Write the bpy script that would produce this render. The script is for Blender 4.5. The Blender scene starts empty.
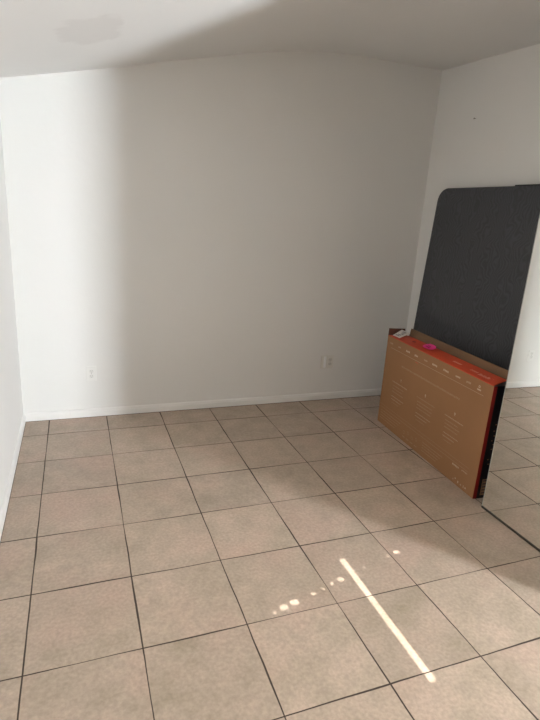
import bpy, bmesh, math, random
from mathutils import Vector, Matrix
random.seed(4)
S = bpy.context.scene
COL = S.collection
T = 0.4                                    # one floor tile, metres

# ---------------------------------------------------------------- camera
cd = bpy.data.cameras.new('camera'); cam = bpy.data.objects.new('camera', cd); COL.objects.link(cam)
R = (0.93649, -0.3454, 0.06077); U = (0.04075, 0.27926, 0.95935); F = (0.34833, 0.89594, -0.2756)
M = Matrix(((R[0], U[0], -F[0], 0.22634), (R[1], U[1], -F[1], -3.94427), (R[2], U[2], -F[2], 1.55809), (0, 0, 0, 1)))
cam.matrix_world = M
cd.sensor_fit = 'VERTICAL'; cd.sensor_height = 24.0; cd.lens = 24.0 * 511.39 / 720.0
cd.clip_start = 0.05; cd.clip_end = 100
S.camera = cam
# ---------------------------------------------------------------- world, sun, exposure
w = bpy.data.worlds.new('world'); S.world = w; w.use_nodes = True
w.node_tree.nodes['Background'].inputs[0].default_value = (0.75, 0.85, 1, 1)
w.node_tree.nodes['Background'].inputs[1].default_value = 0.6
SUN_EL = math.radians(28)
sd = bpy.data.lights.new('sun', 'SUN'); sd.energy = 15.5; sd.angle = math.radians(0.13); sd.color = (1, 0.96, 0.90)
sun = bpy.data.objects.new('sun', sd); COL.objects.link(sun)
sun.rotation_euler = (math.radians(90) - SUN_EL, 0, 0)     # shines towards +Y, downwards
sun.location = (1.35, -8, 5)
PANE_KEY = 218.0        # strength of the added unseen pane that lights the left side
PANE_FILL = 3.0            # strength of the added unseen fill pane
S.view_settings.view_transform = 'Standard'; S.view_settings.look = 'None'
S.view_settings.gamma = 1; S.view_settings.use_curve_mapping = False
S.view_settings.exposure = 0.0

# ---------------------------------------------------------------- helpers
def mesh_obj(name, bm, mats, parent=None, smooth=False):
    me = bpy.data.meshes.new(name); bm.normal_update(); bm.to_mesh(me); bm.free()
    if not isinstance(mats, (list, tuple)): mats = [mats]
    for m in mats: me.materials.append(m)
    if smooth:
        for p in me.polygons: p.use_smooth = True
    o = bpy.data.objects.new(name, me); COL.objects.link(o)
    if parent: o.parent = parent
    return o
def box(bm, x0, x1, y0, y1, z0, z1, mat=0):
    vs = [bm.verts.new((x, y, z)) for x in (x0, x1) for y in (y0, y1) for z in (z0, z1)]
    fs = []
    for f in ((0, 1, 3, 2), (4, 6, 7, 5), (0, 4, 5, 1), (2, 3, 7, 6), (0, 2, 6, 4), (1, 5, 7, 3)):
        fc = bm.faces.new([vs[i] for i in f]); fc.material_index = mat; fs.append(fc)
    return fs
def bev(bm, off, seg=2):
    bmesh.ops.remove_doubles(bm, verts=bm.verts, dist=1e-6)
    bmesh.ops.bevel(bm, geom=list(bm.edges), offset=off, segments=seg, affect='EDGES', profile=0.6)
def struct(o): o['kind'] = 'structure'; return o
def empty(name, loc, rz=0):
    o = bpy.data.objects.new(name, None); COL.objects.link(o); o.location = loc; o.rotation_euler = (0, 0, rz)
    o.empty_display_size = 0.05
    return o
def thing(o, label, cat, group=None):
    o['label'] = label; o['category'] = cat
    if group: o['group'] = group
    return o
def mat(name, col, rough=0.6, metal=0.0, spec=0.5, bump=None, emit=None, var=None):
    m = bpy.data.materials.new(name); m.use_nodes = True; nt = m.node_tree; b = nt.nodes['Principled BSDF']
    b.inputs['Base Color'].default_value = (*col, 1); b.inputs['Roughness'].default_value = rough
    b.inputs['Metallic'].default_value = metal; b.inputs['Specular IOR Level'].default_value = spec
    tc = nt.nodes.new('ShaderNodeTexCoord')
    if var:                                    # gentle mottling (scale, amount)
        n = nt.nodes.new('ShaderNodeTexNoise'); n.inputs['Scale'].default_value = var[0]; n.inputs['Detail'].default_value = 4
        r = nt.nodes.new('ShaderNodeMix'); r.data_type = 'RGBA'
        r.inputs[6].default_value = (*[c * (1 - var[1]) for c in col], 1)
        r.inputs[7].default_value = (*[min(1, c * (1 + var[1])) for c in col], 1)
        nt.links.new(tc.outputs['Object'], n.inputs['Vector']); nt.links.new(n.outputs['Fac'], r.inputs[0])
        nt.links.new(r.outputs[2], b.inputs['Base Color'])
    if bump:                                   # (scale, strength, distance)
        n = nt.nodes.new('ShaderNodeTexNoise'); n.inputs['Scale'].default_value = bump[0]; n.inputs['Detail'].default_value = 3
        bn = nt.nodes.new('ShaderNodeBump'); bn.inputs['Strength'].default_value = bump[1]; bn.inputs['Distance'].default_value = bump[2]
        nt.links.new(tc.outputs['Object'], n.inputs['Vector']); nt.links.new(n.outputs['Fac'], bn.inputs['Height'])
        nt.links.new(bn.outputs['Normal'], b.inputs['Normal'])
    if emit:
        b.inputs['Emission Color'].default_value = (*emit[0], 1); b.inputs['Emission Strength'].default_value = emit[1]
    return m

# ---------------------------------------------------------------- materials
WALL = mat('wall_paint', (0.76, 0.738, 0.702), 0.75, spec=0.3, bump=(14, 0.10, 0.01), var=(2.2, 0.012))
DIM_WALL = mat('dim_bounce_paint', (0.36, 0.33, 0.29), 0.75, spec=0.3, bump=(14, 0.10, 0.01))  # darkened on the unseen walls to cut their bounce light
CEIL = mat('ceiling_paint', (0.78, 0.76, 0.73), 0.85, spec=0.2, bump=(30, 0.12, 0.01), var=(1.6, 0.02))
TRIM = mat('trim_paint', (0.80, 0.775, 0.74), 0.45, bump=(40, 0.05, 0.003))
def patch_ceiling(m):            # an old smeared repair patch on the sloping part
    nt = m.node_tree; L = nt.links; N = nt.nodes.new; b = nt.nodes['Principled BSDF']
    src = b.inputs['Base Color'].links[0].from_socket
    tc = N('ShaderNodeTexCoord'); mp = N('ShaderNodeMapping'); mp.vector_type = 'POINT'
    mp.inputs['Location'].default_value = (-0.34 / 0.17, 0.96 / 0.27, 0); mp.inputs['Scale'].default_value = (1 / 0.17, 1 / 0.27, 0)
    nz = N('ShaderNodeTexNoise'); nz.inputs['Scale'].default_value = 9; nz.inputs['Detail'].default_value = 5
    L.new(tc.outputs['Object'], mp.inputs['Vector']); L.new(tc.outputs['Object'], nz.inputs['Vector'])
    ln = N('ShaderNodeVectorMath'); ln.operation = 'LENGTH'; L.new(mp.outputs[0], ln.inputs[0])
    ad = N('ShaderNodeMath'); ad.operation = 'ADD'; L.new(ln.outputs['Value'], ad.inputs[0]); L.new(nz.outputs['Fac'], ad.inputs[1])
    mr = N('ShaderNodeMapRange'); mr.inputs[1].default_value = 1.25; mr.inputs[2].default_value = 1.45; mr.inputs[3].default_value = 0.75; mr.inputs[4].default_value = 0; L.new(ad.outputs[0], mr.inputs[0])
    mx = N('ShaderNodeMix'); mx.data_type = 'RGBA'; mx.inputs[7].default_value = (0.71, 0.685, 0.655, 1)
    L.new(mr.outputs[0], mx.inputs[0]); L.new(src, mx.inputs[6]); L.new(mx.outputs[2], b.inputs['Base Color'])
patch_ceiling(CEIL)
CAULK = mat('dirty_caulk', (0.12, 0.09, 0.07), 0.9)

def floor_mat():
    m = bpy.data.materials.new('ceramic_floor_tiles'); m.use_nodes = True; nt = m.node_tree; L = nt.links
    b = nt.nodes['Principled BSDF']; N = nt.nodes.new
    tc = N('ShaderNodeTexCoord')
    sc = N('ShaderNodeVectorMath'); sc.operation = 'MULTIPLY'; sc.inputs[1].default_value = (1 / T, 1 / T, 0)
    L.new(tc.outputs['Object'], sc.inputs[0])
    # slightly wandering grout joints
    wn = N('ShaderNodeTexNoise'); wn.inputs['Scale'].default_value = 1.7; wn.inputs['Detail'].default_value = 3
    L.new(sc.outputs[0], wn.inputs['Vector'])
    ws = N('ShaderNodeVectorMath'); ws.operation = 'SUBTRACT'; ws.inputs[1].default_value = (0.5, 0.5, 0.5); L.new(wn.outputs['Color'], ws.inputs[0])
    wm = N('ShaderNodeVectorMath'); wm.operation = 'MULTIPLY'; wm.inputs[1].default_value = (0.02, 0.02, 0); L.new(ws.outputs[0], wm.inputs[0])
    ad = N('ShaderNodeVectorMath'); ad.operation = 'ADD'; L.new(sc.outputs[0], ad.inputs[0]); L.new(wm.outputs[0], ad.inputs[1])
    fr = N('ShaderNodeVectorMath'); fr.operation = 'FRACTION'; L.new(ad.outputs[0], fr.inputs[0])
    fl = N('ShaderNodeVectorMath'); fl.operation = 'FLOOR'; L.new(ad.outputs[0], fl.inputs[0])
    h = N('ShaderNodeVectorMath'); h.operation = 'SUBTRACT'; h.inputs[1].default_value = (0.5, 0.5, 0); L.new(fr.outputs[0], h.inputs[0])
    ab = N('ShaderNodeVectorMath'); ab.operation = 'ABSOLUTE'; L.new(h.outputs[0], ab.inputs[0])
    sx = N('ShaderNodeSeparateXYZ'); L.new(ab.outputs[0], sx.inputs[0])
    mx = N('ShaderNodeMath'); mx.operation = 'MAXIMUM'; L.new(sx.outputs[0], mx.inputs[0]); L.new(sx.outputs[1], mx.inputs[1])
    # joint width varies from place to place
    jn = N('ShaderNodeTexNoise'); jn.inputs['Scale'].default_value = 0.8; L.new(sc.outputs[0], jn.inputs['Vector'])
    jw = N('ShaderNodeMapRange'); jw.inputs[1].default_value = 0.35; jw.inputs[2].default_value = 0.65
    jw.inputs[3].default_value = 0.4962; jw.inputs[4].default_value = 0.4900; L.new(jn.outputs['Fac'], jw.inputs[0])
    df = N('ShaderNodeMath'); df.operation = 'SUBTRACT'; L.new(mx.outputs[0], df.inputs[0]); L.new(jw.outputs[0], df.inputs[1])
    gr = N('ShaderNodeMapRange'); gr.inputs[1].default_value = -0.0015; gr.inputs[2].default_value = 0.0015; L.new(df.outputs[0], gr.inputs[0])
    # colour of each tile
    wh = N('ShaderNodeTexWhiteNoise'); wh.noise_dimensions = '3D'; L.new(fl.outputs[0], wh.inputs['Vector'])
    off = N('ShaderNodeVectorMath'); off.operation = 'MULTIPLY_ADD'; off.inputs[1].default_value = (7, 7, 7)
    L.new(wh.outputs['Color'], off.inputs[0]); L.new(ad.outputs[0], off.inputs[2])
    n1 = N('ShaderNodeTexNoise'); n1.inputs['Scale'].default_value = 2.6; n1.inputs['Detail'].default_value = 7; n1.inputs['Roughness'].default_value = 0.62
    L.new(off.outputs[0], n1.inputs['Vector'])
    cr = N('ShaderNodeValToRGB'); e = cr.color_ramp.elements
    e[0].position = 0.28; e[0].color = (0.355, 0.285, 0.210, 1)
    e[1].position = 0.72; e[1].color = (0.50, 0.380, 0.300, 1)
    k = e.new(0.5); k.color = (0.425, 0.335, 0.258, 1)
    L.new(n1.outputs['Fac'], cr.inputs[0])
    n3 = N('ShaderNodeTexNoise'); n3.inputs['Scale'].default_value = 1.1; n3.inputs['Detail'].default_value = 4; L.new(off.outputs[0], n3.inputs['Vector'])
    r3 = N('ShaderNodeMapRange'); r3.inputs[1].default_value = 0.48; r3.inputs[2].default_value = 0.70; r3.inputs[4].default_value = 0.75; L.new(n3.outputs['Fac'], r3.inputs[0])
    pk = N('ShaderNodeMix'); pk.data_type = 'RGBA'; pk.inputs[7].default_value = (0.485, 0.345, 0.272, 1)
    L.new(r3.outputs[0], pk.inputs[0]); L.new(cr.outputs[0], pk.inputs[6])
    n2 = N('ShaderNodeTexNoise'); n2.inputs['Scale'].default_value = 30; n2.inputs['Detail'].default_value = 4
    L.new(off.outputs[0], n2.inputs['Vector'])
    sp = N('ShaderNodeMapRange'); sp.inputs[1].default_value = 0.3; sp.inputs[2].default_value = 0.7; sp.inputs[3].default_value = 0.86; sp.inputs[4].default_value = 1.12
    L.new(n2.outputs['Fac'], sp.inputs[0])
    m1 = N('ShaderNodeVectorMath'); m1.operation = 'SCALE'; L.new(pk.outputs[2], m1.inputs[0]); L.new(sp.outputs[0], m1.inputs['Scale'])
    tv = N('ShaderNodeMapRange'); tv.inputs[3].default_value = 0.93; tv.inputs[4].default_value = 1.06; L.new(wh.outputs['Value'], tv.inputs[0])
    m2 = N('ShaderNodeVectorMath'); m2.operation = 'SCALE'; L.new(m1.outputs[0], m2.inputs[0]); L.new(tv.outputs[0], m2.inputs['Scale'])
    mg = N('ShaderNodeMix'); mg.data_type = 'RGBA'; mg.inputs[7].default_value = (0.055, 0.038, 0.028, 1)
    L.new(gr.outputs[0], mg.inputs[0]); L.new(m2.outputs[0], mg.inputs[6]); L.new(mg.outputs[2], b.inputs['Base Color'])
    ro = N('ShaderNodeMapRange'); ro.inputs[3].default_value = 0.46; ro.inputs[4].default_value = 0.95; L.new(gr.outputs[0], ro.inputs[0])
    L.new(ro.outputs[0], b.inputs['Roughness']); b.inputs['Specular IOR Level'].default_value = 0.45
    inv = N('ShaderNodeMath'); inv.operation = 'MULTIPLY_ADD'; inv.inputs[1].default_value = -1.0; L.new(gr.outputs[0], inv.inputs[0])
    hs = N('ShaderNodeMath'); hs.operation = 'MULTIPLY'; hs.inputs[1].default_value = 0.12; L.new(n2.outputs['Fac'], hs.inputs[0]); L.new(hs.outputs[0], inv.inputs[2])
    bu = N('ShaderNodeBump'); bu.inputs['Strength'].default_value = 0.35; bu.inputs['Distance'].default_value = 0.003
    L.new(inv.outputs[0], bu.inputs['Height']); L.new(bu.outputs[0], b.inputs['Normal'])
    return m
FLOOR = floor_mat()

# ---------------------------------------------------------------- room shell
XL, XR, YB, XM = -0.4273 * T, 7.545 * T, -0.325 * T, 5.9233 * T
YF = -14.0 * T; YJ0, YJ1 = -7.12 * T, -7.40 * T; XE = 12.5 * T
TH = 0.12
bm = bmesh.new(); box(bm, XL - TH, XE + TH, YF - TH, YB + TH, -0.1, 0); struct(mesh_obj('floor', bm, FLOOR))

prof = [(-0.8, 5.515), (-0.38, 5.612), (0.17, 5.735), (0.75, 5.865), (1.36, 6.003), (2.0, 6.168), (2.66, 6.325), (3.35, 6.49), (4.07, 6.64), (4.45, 6.71),
        (4.84, 6.765), (5.2, 6.79), (5.5, 6.805), (6.08, 6.815), (6.52, 6.818), (7.52, 6.82), (12.9, 6.82)]
bm = bmesh.new()
lo = []; hi = []
STN = [YB + TH, YB, YB - 0.5 * (4 * T), YB - 4 * T, YF - TH]       # the flat part sags a little towards the room
def sag(x, y): return -0.045 * min(max(YB - y, 0), 4 * T) * min(max((x / T - 5.0) / 2.5, 0), 1)
for x, z in prof:
    lo.append([bm.verts.new((x * T, y, z * T + sag(x * T, y))) for y in STN])
    hi.append([bm.verts.new((x * T, y, z * T + 0.12)) for y in STN])
for i in range(len(prof) - 1):
    for k in range(len(STN) - 1):
        bm.faces.new((lo[i][k], lo[i][k + 1], lo[i + 1][k + 1], lo[i + 1][k]))
        bm.faces.new((hi[i][k], hi[i + 1][k], hi[i + 1][k + 1], hi[i][k + 1]))
    bm.faces.new((lo[i][0], lo[i + 1][0], hi[i + 1][0], hi[i][0])); bm.faces.new((lo[i][-1], hi[i][-1], hi[i + 1][-1], lo[i + 1][-1]))
for k in range(len(STN) - 1):
    bm.faces.new((lo[0][k], hi[0][k], hi[0][k + 1], lo[0][k + 1])); bm.faces.new((lo[-1][k], lo[-1][k + 1], hi[-1][k + 1], hi[-1][k]))
bmesh.ops.recalc_face_normals(bm, faces=bm.faces)
ceil = struct(mesh_obj('ceiling', bm, CEIL, smooth=True))
ceil.data.set_sharp_from_angle(angle=math.radians(40))

def ceil_z(x):
    x /= T
    for (a, za), (b, zb) in zip(prof, prof[1:]):
        if a <= x <= b: return (za + (zb - za) * (x - a) / (b - a)) * T
    return prof[-1][1] * T
def wall_y(name, x0, x1, y0, y1, z0=0.0, over=0.05, mtl=None):
    """wall running along X whose top follows the sloping ceiling"""
    xs = sorted({x0, x1} | {p[0] * T for p in prof if x0 < p[0] * T < x1})
    bm = bmesh.new(); ring = []
    for x in xs:
        z1 = ceil_z(x) + over
        ring.append([bm.verts.new(c) for c in ((x, y0, z0), (x, y1, z0), (x, y1, z1), (x, y0, z1))])
    for a, b in zip(ring, ring[1:]):
        for i in range(4): bm.faces.new((a[i], a[(i + 1) % 4], b[(i + 1) % 4], b[i]))
    bm.faces.new(ring[0][::-1]); bm.faces.new(ring[-1])
    bmesh.ops.recalc_face_normals(bm, faces=bm.faces)
    return struct(mesh_obj(name, bm, mtl or WALL))
wall_y('wall_back', XL, XR, YB, YB + TH)
W3Y = (-7.4 * T, -5.4 * T, 0.9, 2.05)
wall_y('wall_left', XL - TH, XL, W3Y[1], YB + TH)
wall_y('wall_left', XL - TH, XL, YF - TH, W3Y[0], mtl=DIM_WALL)
wall_y('wall_left', XL - TH, XL, W3Y[0], W3Y[1], z0=W3Y[3])
bm = bmesh.new(); box(bm, XL - TH, XL, W3Y[0], W3Y[1], 0, W3Y[2]); struct(mesh_obj('wall_left', bm, WALL))
wall_y('wall_right', XR, XR + TH, YJ1, YB + TH)
wall_y('wall_shadow_caster', XM, XR, YJ1, YJ0, mtl=DIM_WALL)  # unseen wall added to cast the shadow edge on the back wall
wall_y('wall_alcove', XR + TH, XE, YJ1, YJ1 + TH, mtl=DIM_WALL)
wall_y('wall_far_right', XE, XE + TH, YF - TH, YJ1 + TH, mtl=DIM_WALL)

# front wall (behind the camera) with openings made up to light the room
W1 = (10.10 * T, 11.22 * T, 0.10, 2.12)       # unseen glowing pane, added to light the left of the room
W2 = (1.9 * T, 4.75 * T, 1.00, 2.10)         # made-up opening, masked to shape the sun on the floor
def front_piece(bm, x0, x1, z0, z1): box(bm, x0, x1, YF - TH, YF, z0, z1)
bm = bmesh.new()
cuts = [XL, W2[0], W2[1], W1[0], W1[1], XE]
for i in range(0, len(cuts), 2): front_piece(bm, cuts[i], cuts[i + 1], 0, 2.16)
for W in (W1, W2):
    front_piece(bm, W[0], W[1], 0, W[2]); front_piece(bm, W[0], W[1], W[3], 2.16)
struct(mesh_obj('wall_front', bm, DIM_WALL))
wall_y('wall_front', XL, XE, YF - TH, YF, z0=2.16, mtl=DIM_WALL)
GLOW = mat('added_key_glow', (0.8, 0.8, 0.8), 0.4, emit=((0.855, 0.928, 1.0), PANE_KEY))  # glow added as main light behind the camera
GLOW2 = mat('added_fill_glow', (0.8, 0.76, 0.7), 0.9, emit=((1.0, 0.93, 0.84), PANE_FILL))  # glow added as warm fill for the right wall
def added_window(name, W, glass, fw=0.03):
    e = empty(name, ((W[0] + W[1]) / 2, YF - 0.06, W[2])); struct(e)
    hw = (W[1] - W[0]) / 2; hh = W[3] - W[2]
    bm = bmesh.new()
    box(bm, -hw, -hw + fw, -0.03, 0.03, 0, hh); box(bm, hw - fw, hw, -0.03, 0.03, 0, hh)
    box(bm, -hw + fw, hw - fw, -0.03, 0.03, 0, fw); box(bm, -hw + fw, hw - fw, -0.03, 0.03, hh - fw, hh)
    mesh_obj('added_frame', bm, TRIM, e)
    if glass:
        bm = bmesh.new(); box(bm, -hw + fw, hw - fw, -0.006, 0.0, fw, hh - fw); mesh_obj('glow_pane', bm, glass, e)
    return e
added_window('added_window_1', W1, GLOW, 0.02)
W3 = (-7.4 * T, -5.4 * T, 0.9, 2.05)         # fill light pane added in the left wall, outside the camera's view
w3 = added_window('added_window_3', W3, GLOW2)
w3.rotation_euler.z = -math.pi / 2; w3.location = (XL - 0.06, (W3[0] + W3[1]) / 2, W3[2])
w2 = added_window('added_window_2', W2, None)
# unseen sheet added to mask the sun; slit and holes shape streak and dots
tanE = math.tan(SUN_EL); YS = YF - 0.115
SUN_MASK = mat('sun_mask_opaque', (0.6, 0.57, 0.52), 0.8)
holes = []
def hole(xt, yt, wx, wy):
    zc = (yt * T - YS) * tanE; hz = wy * T * tanE / 2
    holes.append((xt * T - wx * T / 2, xt * T + wx * T / 2, zc - hz, zc + hz))
for xt, yt, sx, sy in ((2.319, -5.941, .055, .045), (2.437, -5.898, .098, .078), (2.567, -5.862, .102, .078), (2.819, -5.806, .07, .05),
                       (2.95, -5.762, .055, .045), (3.082, -5.72, .055, .045), (3.212, -5.684, .085, .06), (3.457, -5.628, .035, .035),
                       (3.572, -5.584, .055, .045), (3.965, -5.471, .055, .045), (4.111, -5.435, .09, .07), (4.235, -5.399, .035, .035)):
    k = 0.74 if sx < .08 else 0.88
    hole(xt, yt, sx * k, sy * k)
hole(3.388, -6.235, 0.072, 1.73)
xs = sorted({W2[0], W2[1]} | {v for hh in holes for v in hh[:2]}); zs = sorted({W2[2], W2[3]} | {v for hh in holes for v in hh[2:]})
bm = bmesh.new(); vg = {}
def gv(i, j):
    if (i, j) not in vg: vg[i, j] = bm.verts.new((xs[i], 0, zs[j]))
    return vg[i, j]
for i in range(len(xs) - 1):
    for j in range(len(zs) - 1):
        cx, cz = (xs[i] + xs[i + 1]) / 2, (zs[j] + zs[j + 1]) / 2
        if any(a < cx < b and c < cz < d for a, b, c, d in holes): continue
        bm.faces.new((gv(i, j), gv(i + 1, j), gv(i + 1, j + 1), gv(i, j + 1)))
ex = bmesh.ops.extrude_face_region(bm, geom=bm.faces[:])
bmesh.ops.translate(bm, vec=(0, 0.003, 0), verts=[v for v in ex['geom'] if isinstance(v, bmesh.types.BMVert)])
bmesh.ops.recalc_face_normals(bm, faces=bm.faces)
sh = mesh_obj('sun_mask_sheet', bm, SUN_MASK, w2); sh.location = Vector((0, YS, 0)) - w2.location

# baseboards: moulded profile (out, up)
BP = [(0, 0), (0.013, 0), (0.013, 0.040), (0.010, 0.046), (0.010, 0.052), (0.005, 0.060), (0.0, 0.062)]
def baseboard(name, p, axis, length, sgn):
    bm = bmesh.new(); ends = []
    for t in (0, length):
        ring = []
        for o, u in BP:
            ring.append(bm.verts.new((p[0] + t, p[1] - o, u + 0.002) if axis == 'x' else (p[0] + sgn * o, p[1] - t, u + 0.002)))
        ends.append(ring)
    n = len(BP)
    for i in range(n): bm.faces.new((ends[0][i], ends[0][(i + 1) % n], ends[1][(i + 1) % n], ends[1][i]))
    bm.faces.new(ends[0]); bm.faces.new(ends[1][::-1]); bmesh.ops.recalc_face_normals(bm, faces=bm.faces)
    return struct(mesh_obj(name, bm, TRIM))
baseboard('baseboard_back', (XL, YB), 'x', XR - XL, 1)
baseboard('baseboard_left', (XL, YB - 0.013), 'y', YB - YF - 0.02, 1)
baseboard('baseboard_right', (XR, YB - 0.013), 'y', YB - YJ0 - 0.02, -1)
# dark caulk line at the foot of the baseboards
bm = bmesh.new()
box(bm, XL + 0.012, XR - 0.012, YB - 0.0155, YB - 0.0115, 0, 0.0025)
box(bm, XL + 0.0115, XL + 0.0155, YF + 0.02, YB - 0.016, 0, 0.0025)
struct(mesh_obj('trim_1', bm, CAULK))

# ---------------------------------------------------------------- mirrored sliding door
MIR = mat('mirror_silver', (0.95, 0.96, 0.93), 0.008, metal=1.0)
EDGE = mat('mirror_edge_strip', (0.45, 0.45, 0.41), 0.35)
RAIL = mat('dark_bronze_rail', (0.06, 0.055, 0.042), 0.45, metal=0.3)
yA, yB_ = -4.885 * T, YJ0 + 0.004
d = empty('mirrored_sliding_door', (5.9203 * T, (yA + yB_) / 2, 0), -0.019); hl = (yA - yB_) / 2
d.location.x += 0.019 * ((yA + yB_) / 2 + 4.9 * T)
thing(d, 'tall frameless mirrored closet door standing beside the cardboard box, reflecting tiles and wall', 'mirror door')
bm = bmesh.new(); box(bm, 0, 0.006, -hl + .003, hl - 0.003, 0.014, 2.05); mesh_obj('mirror_glass', bm, MIR, d)
bm = bmesh.new(); box(bm, 0.0063, 0.022, -hl, hl - 0.003, 0.012, 2.055); mesh_obj('backing_board', bm, RAIL, d)
bm = bmesh.new(); box(bm, -0.001, 0.022, hl - 0.003, hl, 0.012, 2.055); mesh_obj('edge_strip', bm, EDGE, d)
bm = bmesh.new(); box(bm, -0.002, 0.024, -hl, hl, 0.0, 0.012); o = mesh_obj('bottom_rail', bm, RAIL, d); o['label'] = 'dark bottom rail'

# ---------------------------------------------------------------- big flat cardboard box
def brown():
    m = mat('printed_cardboard', (0.30, 0.148, 0.062), 0.7, var=(5, 0.10)); return m
KRAFT = brown()
KRAFT_IN = mat('plain_cardboard', (0.18, 0.105, 0.055), 0.8, var=(9, 0.12))
ORANGE = mat('orange_red_print', (0.64, 0.072, 0.024), 0.5, var=(8, 0.12))
DARKRED = mat('dark_red_print', (0.26, 0.012, 0.010), 0.5)
BLACKP = mat('black_print', (0.012, 0.011, 0.013), 0.45)
PINKP = mat('pale_print', (0.46, 0.31, 0.20), 0.7)
PALE = mat('faded_line_print', (0.37, 0.22, 0.12), 0.7)
BRIGHTP = mat('white_print', (0.56, 0.43, 0.31), 0.6)
WHITEP = mat('label_paper', (0.78, 0.70, 0.64), 0.6)
INK = mat('label_ink', (0.08, 0.07, 0.07), 0.7)
PINK = mat('pink_sticker_paper', (0.95, 0.03, 0.30), 0.4)
A = Vector((6.17 * T, -1.66 * T)); B = Vector((5.95 * T, -4.665 * T)); LB = (B - A).length; HB = 1.765 * T; DB = 0.40 * T
# local frame: x runs from the far end to the near end along the front, y = into the closet, z = up
ang = math.atan2((B - A).y, (B - A).x)
bx = empty('cardboard_box', ((A.x + B.x) / 2, (A.y + B.y) / 2, 0), ang)
bx.location = (A.x, A.y, 0.001)
thing(bx, 'long flat brown cardboard carton with orange-red top standing on edge beside the mirror', 'cardboard box')
WT = 0.004
bm = bmesh.new()
# walls of the carton (open top); front shows brown, the near end red and black
box(bm, 0, LB, 0, WT, 0, HB, 0)
box(bm, 0, LB, DB - WT, DB, 0, HB, 1)
box(bm, 0, WT, WT, DB - WT, 0, HB, 2)
box(bm, LB - WT, LB, WT, DB - WT, 0, HB, 3)
box(bm, WT, LB - WT, WT, DB - WT, 0, WT, 1)
def dec(bm, u0, u1, v0, v1, m, y=-0.0005):      # a printed mark on the front face
    vs = [bm.verts.new((u * LB, y, v * HB)) for u, v in ((u0, v0), (u1, v0), (u1, v1), (u0, v1))]
    bm.faces.new(vs).material_index = m
def blob(bm, u, v, ru, rv, m, n=10, y=-0.0005):
    vs = [bm.verts.new((u * LB + ru * math.cos(a), y, v * HB + rv * math.sin(a))) for a in [i * 2 * math.pi / n for i in range(n)]]
    bm.faces.new(vs).material_index = m
def ringmark(bm, u, v, r0, r1, m, a0=0, a1=360, n=12, y=-0.0005):
    P = []
    for i in range(n + 1):
        a = math.radians(a0 + (a1 - a0) * i / n)
        P.append((bm.verts.new((u * LB + r0 * math.cos(a), y, v * HB + r0 * math.sin(a))), bm.verts.new((u * LB + r1 * math.cos(a), y, v * HB + r1 * math.sin(a)))))
    for p, q in zip(P, P[1:]): bm.faces.new((p[0], p[1], q[1], q[0])).material_index = m
def scribble(bm, u0, u1, v, h, m, gap=0.3):      # a line of tiny illegible lettering
    u = u0
    while u < u1:
        wd = random.uniform(0.004, 0.011); g = random.uniform(0.0015, 0.0035)
        dec(bm, u, min(u + wd, u1), v - h / 2 * random.uniform(.6, 1), v + h / 2 * random.uniform(.6, 1), m); u += wd + g
# header marks in a row
for i, (u, wd, hv) in enumerate(((.056, .034, .02), (.155, .03, .018), (.254, .044, .022), (.345, .036, .022), (.444, .034, .015), (.533, .048, .022), (.637, .048, .022), (.74, .04, .018), (.827, .036, .022))):
    bright = i in (2, 3, 5, 6, 7)
    nl = 4
    for k in range(nl):
        a = u - wd / 2 + k * wd / nl
        dec(bm, a, a + wd / nl * 0.78, .934 - hv / 2 * random.uniform(.6, 1), .934 + hv / 2 * random.uniform(.6, 1), 5 if bright else 4)
ringmark(bm, .907, .944, .004, .0085, 5); dec(bm, .893, .921, .912, .924, 5)
dec(bm, .055, .945, .8845, .8885, 4)
dec(bm, .345, .375, .867, .872, 6)
scribble(bm, .205, .78, .752, .022, 7)
# three columns: icon, heading line, paragraph
for c, (ic, x0, x1) in enumerate(((.221, .125, .30), (.49, .41, .59), (.764, .685, .842))):
    ringmark(bm, ic, .606, .003, .0075, 5 if c else 4); dec(bm, ic - .004, ic + .004, .585, .592, 4)
    scribble(bm, x0, x1, .547, .012, 4 if c != 1 else 7)
    for k in range(3): scribble(bm, x0 + .01, x1 - random.uniform(.02, .05), .505 - k * .033, .013, 7)
    scribble(bm, x0 + .01, x1 - .02, .385, .010, 4); scribble(bm, x0 + .01, x1 - .05, .352, .010, 4)
    scribble(bm, x0 + .02, x1 - .07, .318, .009, 7)
dec(bm, .01, .935, .188, .1925, 7); dec(bm, .01, .935, .222, .2255, 7)
for k in range(4): scribble(bm, .03, .28 - .02 * k, .155 - .03 * k, .012, 7)
for k in range(4):
    ringmark(bm, .33 + k * .045, .10 + .02 * (k % 2), .010, .013, 7); dec(bm, .315 + k * .045, .345 + k * .045, .045, .055, 7)
for k in range(4): scribble(bm, .53, .72 - .015 * k, .145 - .028 * k, .012, 7)
scribble(bm, .81, .865, .164, .018, 5); scribble(bm, .888, .932, .168, .014, 4)
ringmark(bm, .852, .055, .002, .0055, 5); ringmark(bm, .835, .035, .003, .0055, 4); dec(bm, .872, .879, .03, .05, 5)
ringmark(bm, .899, .035, .002, .005, 5); dec(bm, .917, .924, .025, .05, 4); dec(bm, .932, .94, .03, .045, 5)
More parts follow.
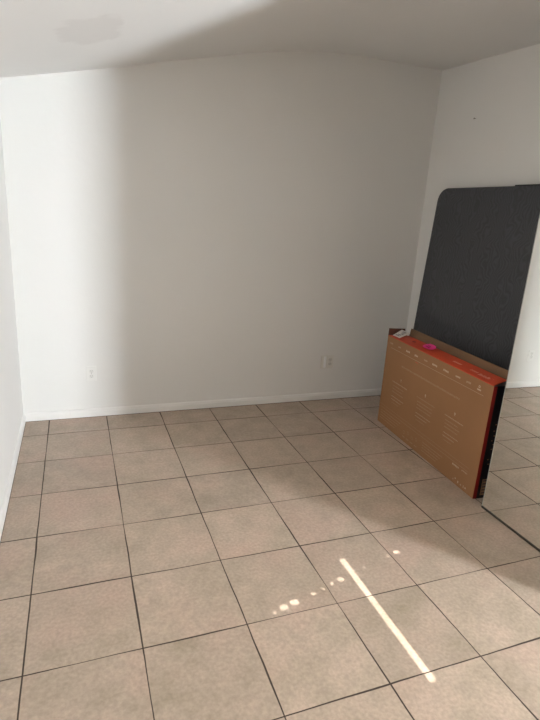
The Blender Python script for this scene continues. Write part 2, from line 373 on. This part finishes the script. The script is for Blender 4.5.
# near end: red strip along the front edge, black panel with small pale marks
def endf(bm, y0, y1, z0, z1, m, off=0.0004):
    vs = [bm.verts.new((LB + off, y, z)) for y, z in ((y0, z0), (y1, z0), (y1, z1), (y0, z1))]
    bm.faces.new(vs).material_index = m
endf(bm, 0.0, 0.024, 0, HB, 2, 0.0005)
for z0, y0 in ((.40, .062), (.43, .055), (.37, .052), (.345, .066), (.315, .060), (.25, .05), (.22, .058), (.47, .06)):
    endf(bm, y0, y0 + .009, z0, z0 + .006, 7, 0.0005)
endf(bm, 0.045, 0.105, .02, .125, 7, 0.0005)
for k in range(5): endf(bm, 0.05, 0.098, .03 + k * .02, .038 + k * .02, 8, 0.0007)
body = mesh_obj('carton_body', bm, [KRAFT, KRAFT_IN, DARKRED, BLACKP, PINKP, BRIGHTP, ORANGE, PALE, INK], bx)
body['label'] = 'brown carton front printed with faint pale lettering'
# orange top flap, folded flat, with its end cut on a slant
bm = bmesh.new()
zt = HB
def slab(bm, pts, z0, z1, mi=0):
    lo = [bm.verts.new((x, y, z0 + dz)) for x, y, dz in pts]; hi = [bm.verts.new((x, y, z1 + dz)) for x, y, dz in pts]
    n = len(pts)
    bm.faces.new(lo[::-1]).material_index = mi; bm.faces.new(hi).material_index = mi
    for i in range(n): bm.faces.new((lo[i], lo[(i + 1) % n], hi[(i + 1) % n], hi[i])).material_index = mi
slab(bm, [(0.004, 0, 0), (LB - 0.006, 0, 0), (LB - 0.075, DB - 0.012, 0.004), (0.05, DB - 0.012, 0.004)], zt + 0.0005, zt + 0.0045)
def top(bm, x0, x1, y0, y1, m, z=None):
    f = lambda y: zt + 0.0049 + 0.004 * y / DB
    vs = [bm.verts.new((x, y, f(y))) for x, y in ((x0, y0), (x1, y0), (x1, y1), (x0, y1))]
    bm.faces.new(vs).material_index = m
# arc over a short word, smaller words to its left, a round mark near the far end
P = []
for i in range(11):
    a = math.radians(20 + 140 * i / 10)
    P.append([bm.verts.new((LB - .155 + r * 1.15 * math.cos(a), .055 + r * math.sin(a), zt + .0065)) for r in (.047, .057)])
for p, q in zip(P, P[1:]): bm.faces.new((p[0], p[1], q[1], q[0])).material_index = 1
for k, hgt in enumerate((.045, .03, .04, .03, .045, .03)):
    top(bm, LB - .205 + k * .017, LB - .195 + k * .017, .045, .045 + hgt * .7, 1)
for k in range(4): top(bm, LB - .29 + k * .018, LB - .281 + k * .018, .055, .075, 1)
for k in range(5): top(bm, LB - .475 + k * .017, LB - .464 + k * .017, .062, .082, 1)
tf = mesh_obj('top_flap', bm, [ORANGE, mat('light_print_on_orange', (0.88, 0.50, 0.38), 0.5)], bx)
tf['label'] = 'orange-red top flap with small pale print'
# dark round mark printed on the flap
bm = bmesh.new()
vs = [bm.verts.new((.235 + .018 * math.cos(a), .085 + .014 * math.sin(a), zt + .0075)) for a in [i * math.pi / 6 for i in range(12)]]
bm.faces.new(vs)
ex = bmesh.ops.extrude_face_region(bm, geom=bm.faces[:]); bmesh.ops.translate(bm, vec=(0, 0, .0004), verts=[v for v in ex['geom'] if isinstance(v, bmesh.types.BMVert)])
o = mesh_obj('round_mark', bm, DARKRED, tf); o['label'] = 'dark round printed mark'
# near-end inner flap, folded in beneath
bm = bmesh.new(); slab(bm, [(LB - 0.22, 0.006, 0), (LB - 0.002, 0.006, 0), (LB - 0.002, DB - 0.008, 0), (LB - 0.22, DB - 0.008, 0)], zt - 0.006, zt - 0.002)
o = mesh_obj('inner_flap', bm, BLACKP, bx); o['label'] = 'dark end flap folded under the orange one'
# rear flap standing up, brown inside
bm = bmesh.new()
pts = [(0.035, zt - .001), (LB - 0.002, zt - .001), (LB - 0.012, zt + .056), (0.04, zt + .062)]
a = [bm.verts.new((x, DB + (z - zt) * .15, z)) for x, z in pts]; b_ = [bm.verts.new((x, DB + .004 + (z - zt) * .15, z)) for x, z in pts]
bm.faces.new(a[::-1]); bm.faces.new(b_)
for i in range(4): bm.faces.new((a[i], a[(i + 1) % 4], b_[(i + 1) % 4], b_[i]))
bmesh.ops.recalc_face_normals(bm, faces=bm.faces)
o = mesh_obj('rear_flap', bm, KRAFT_IN, bx); o['label'] = 'plain brown rear flap standing up'
# far-end flap standing up
bm = bmesh.new()
pts = [(0.0, zt - .001), (DB - .012, zt - .001), (DB - .020, zt + .052), (0.002, zt + .056)]
a = [bm.verts.new((-(z - zt) * .05, y, z)) for y, z in pts]; b_ = [bm.verts.new((.004 - (z - zt) * .05, y, z)) for y, z in pts]
bm.faces.new(a[::-1]); bm.faces.new(b_)
for i in range(4): bm.faces.new((a[i], a[(i + 1) % 4], b_[(i + 1) % 4], b_[i]))
bmesh.ops.recalc_face_normals(bm, faces=bm.faces)
o = mesh_obj('end_flap', bm, mat('brown_red_flap', (0.10, 0.035, 0.02), 0.7, var=(12, .4)), bx); o['label'] = 'dark reddish end flap standing up'
# white shipping label and pink sticker
bm = bmesh.new(); slab(bm, [(.028, .022, .002), (.012, .105, .040), (.100, .128, .030), (.118, .03, .002)], zt + .0055, zt + .0065)
lab = mesh_obj('shipping_label', bm, [WHITEP], bx); lab['label'] = 'small white label with black print'
bm = bmesh.new()
for k in range(5):
    y = .038 + .014 * k; zz = .002 + (y - .025) * .40
    x = .042
    while x < .095:
        wd = random.uniform(.004, .010); slab(bm, [(x, y, zz), (x + wd, y, zz), (x + wd, y + .007, zz + .003), (x, y + .007, zz + .003)], zt + .0072, zt + .0076); x += wd + .003
mesh_obj('label_print', bm, INK, lab)
bm = bmesh.new()
pl = [(.335, .028), (.375, .014), (.43, .020), (.452, .045), (.445, .085), (.42, .118), (.375, .128), (.34, .122), (.325, .09)]
pl = [(x + .055 - (x - .39) * .02, .62 * y + .035) for x, y in pl]
slab(bm, [(x, y, (.040 * y / DB)) for x, y in pl], zt + .0055, zt + .0068)
o = mesh_obj('pink_sticker', bm, PINK, bx); o['label'] = 'hot pink sticker'
bm = bmesh.new()
slab(bm, [(.415, .058, .0175), (.465, .056, .017), (.470, .063, .019), (.42, .066, .020)], zt + .007, zt + .0073)
slab(bm, [(.425, .074, .0205), (.46, .072, .020), (.462, .078, .0215), (.427, .081, .0225)], zt + .007, zt + .0073)
mesh_obj('sticker_print', bm, mat('dark_pink_ink', (.45, .01, .1), .6), o)

# ---------------------------------------------------------------- dark quilted panels leaning on the right wall
def fabric():
    m = mat('charcoal_quilted_fabric', (0.04, 0.04, 0.043), 0.85, spec=0.25); nt = m.node_tree; L = nt.links; N = nt.nodes.new
    b = nt.nodes['Principled BSDF']; tc = N('ShaderNodeTexCoord')
    wv = N('ShaderNodeTexWave'); wv.wave_type = 'BANDS'; wv.bands_direction = 'Y'; wv.inputs['Scale'].default_value = 13.0
    wv.inputs['Distortion'].default_value = 30.0; wv.inputs['Detail'].default_value = 1.5; wv.inputs['Detail Scale'].default_value = 0.55
    n = N('ShaderNodeTexNoise'); n.inputs['Scale'].default_value = 260
    L.new(tc.outputs['Object'], wv.inputs['Vector']); L.new(tc.outputs['Object'], n.inputs['Vector'])
    ad = N('ShaderNodeMath'); ad.operation = 'MULTIPLY_ADD'; ad.inputs[1].default_value = .35; L.new(n.outputs['Fac'], ad.inputs[0]); L.new(wv.outputs['Fac'], ad.inputs[2])
    bu = N('ShaderNodeBump'); bu.inputs['Strength'].default_value = .4; bu.inputs['Distance'].default_value = .004
    L.new(ad.outputs[0], bu.inputs['Height']); L.new(bu.outputs[0], b.inputs['Normal'])
    mr = N('ShaderNodeMix'); mr.data_type = 'RGBA'; mr.inputs[6].default_value = (.060, .061, .065, 1); mr.inputs[7].default_value = (.080, .081, .087, 1)
    L.new(wv.outputs['Fac'], mr.inputs[0]); L.new(mr.outputs[2], b.inputs['Base Color'])
    return m
FAB = fabric(); SEAM = mat('black_seam', (0.012, 0.012, 0.013), 0.7)
def rounded(w_, h_, r, n=8):
    pts = []
    for cx, cy, a0 in ((w_ - r, h_ - r, 0), (r, h_ - r, 90), (r, r, 180), (w_ - r, r, 270)):
        for i in range(n + 1):
            a = math.radians(a0 + 90 * i / n); pts.append((cx + r * math.cos(a), cy + r * math.sin(a)))
    return pts
def panel_part(name, w_, h_, th, r, mtl, parent, inset=0.012):
    bm = bmesh.new(); pts = rounded(w_, h_, r); c = (w_ / 2, h_ / 2)
    def ring(k, x): return [bm.verts.new((x, -p[0] - (k if p[0] < c[0] else -k), p[1] + (k if p[1] < c[1] else -k))) for p in pts]
    rs = [ring(inset, 0), ring(inset * .3, inset * .3), ring(0, inset), ring(0, th - inset), ring(inset * .3, th - inset * .3), ring(inset, th)]
    n = len(pts)
    for a, b in zip(rs, rs[1:]):
        for i in range(n): bm.faces.new((a[i], a[(i + 1) % n], b[(i + 1) % n], b[i]))
    bm.faces.new(rs[0]); bm.faces.new(rs[-1][::-1]); bmesh.ops.recalc_face_normals(bm, faces=bm.faces)
    o = mesh_obj(name, bm, mtl, parent, smooth=True); o.data.set_sharp_from_angle(angle=math.radians(50)); return o
PX, PK = 7.30, 0.055
lean = math.atan(PK)
HP = 4.555 * T / math.cos(lean)
pe = empty('quilted_panel', ((PX - PK * 4.555) * T, -1.085 * T, 0.003))
pe.rotation_euler = (0, lean, 0)
thing(pe, 'tall charcoal grey quilted panel with rounded corner leaning on right wall behind the cardboard box', 'padded panel')
PW = 1.12
p = panel_part('padded_cover', PW, HP, 0.040, 0.095, FAB, pe)
bm = bmesh.new()          # hinge tab half-way up the left edge
box(bm, 0.010, 0.030, -0.004, 0.006, HP * .628, HP * .645); bev(bm, .002)
o = mesh_obj('hinge_tab', bm, SEAM, pe); o['label'] = 'small dark tab at the left edge'
# rear leaf, a little taller, its edge showing above the top right
bm = bmesh.new(); box(bm, 0.044, 0.060, -PW - .05, -1.80 * T, 0, HP + .013); bev(bm, .003)
o = mesh_obj('rear_leaf', bm, SEAM, pe); o['label'] = 'thin black edge of the rear leaf'

# ---------------------------------------------------------------- wall plates
PLATE = mat('ivory_plate', (0.72, 0.69, 0.63), 0.35); PLATE_W = mat('white_plastic', (0.88, 0.87, 0.85), 0.3); SLOT = mat('dark_slot', (0.42, 0.40, 0.37), 0.6)
FACEP = mat('receptacle_plastic', (0.60, 0.57, 0.52), 0.4)
def receptacle(parent, x, z, m):
    bm = bmesh.new()
    pts = [(x + .0165 * math.cos(a), z + max(-.0125, min(.0125, .0165 * math.sin(a)))) for a in [i * math.pi / 10 for i in range(20)]]
    a = [bm.verts.new((px, -.0055, pz)) for px, pz in pts]; b = [bm.verts.new((px, -.0085, pz)) for px, pz in pts]
    bm.faces.new(a); bm.faces.new(b[::-1])
    for i in range(20): bm.faces.new((a[i], b[i], b[(i + 1) % 20], a[(i + 1) % 20]))
    bmesh.ops.recalc_face_normals(bm, faces=bm.faces)
    r = mesh_obj('receptacle', bm, m, parent)
    bm = bmesh.new()
    for sx in (-.006, .006): box(bm, x + sx - .0012, x + sx + .0012, -.0089, -.0080, z - .001, z + .008)
    box(bm, x - .0025, x + .0025, -.0089, -.0080, z - .0095, z - .005)
    mesh_obj('slots', bm, SLOT, r)
def plate(name, X, Z, wd, label, xs_, m, z=0.114, fm=FACEP):
    e = empty(name, (X * T, YB, Z * T)); thing(e, label, 'wall outlet')
    bm = bmesh.new(); box(bm, -wd / 2, wd / 2, -.006, 0, -z / 2, z / 2); bev(bm, .002); mesh_obj('cover_plate', bm, m, e)
    for x in xs_:
        receptacle(e, x, .0195, fm); receptacle(e, x, -.0195, fm)
        bm = bmesh.new(); bmesh.ops.create_cone(bm, segments=10, radius1=.003, radius2=.003, depth=.002, cap_ends=True, matrix=Matrix.Translation((x, -.0068, 0)) @ Matrix.Rotation(math.pi / 2, 4, 'X'))
        mesh_obj('screw', bm, SLOT, e)
    return e
plate('wall_outlet', 0.757, 0.852, .070, 'white duplex outlet in the brightly lit left part of the back wall', (0,), mat('white_plate', (.78, .76, .72), .35), .114, mat('white_receptacle', (.72, .70, .66), .4))
e = plate('wall_outlet', 5.60, 0.868, .118, 'wide two-gang outlet plate with a bright white strip, low on the shaded back wall', (.028,), PLATE, .118)
bm = bmesh.new(); box(bm, -.034, -.014, -.0135, -.0055, -.050, .050); bev(bm, .002); o = mesh_obj('rocker_switch', bm, PLATE_W, e); o['label'] = 'bright white strip'

# nail left in the right wall
bm = bmesh.new(); bmesh.ops.create_cone(bm, segments=12, radius1=.0018, radius2=.0018, depth=.014, cap_ends=True, matrix=Matrix.Translation((-.007, 0, 0)) @ Matrix.Rotation(math.pi / 2, 4, 'Y'))
bmesh.ops.create_cone(bm, segments=12, radius1=.006, radius2=.005, depth=.002, cap_ends=True, matrix=Matrix.Translation((-.0145, 0, 0)) @ Matrix.Rotation(math.pi / 2, 4, 'Y'))
n = mesh_obj('nail', bm, mat('rusty_nail', (.12, .09, .07), .5, metal=.5)); n.location = (XR, -1.528 * T, 5.785 * T)
thing(n, 'small dark nail stuck high in the right wall above the quilted panel', 'nail')
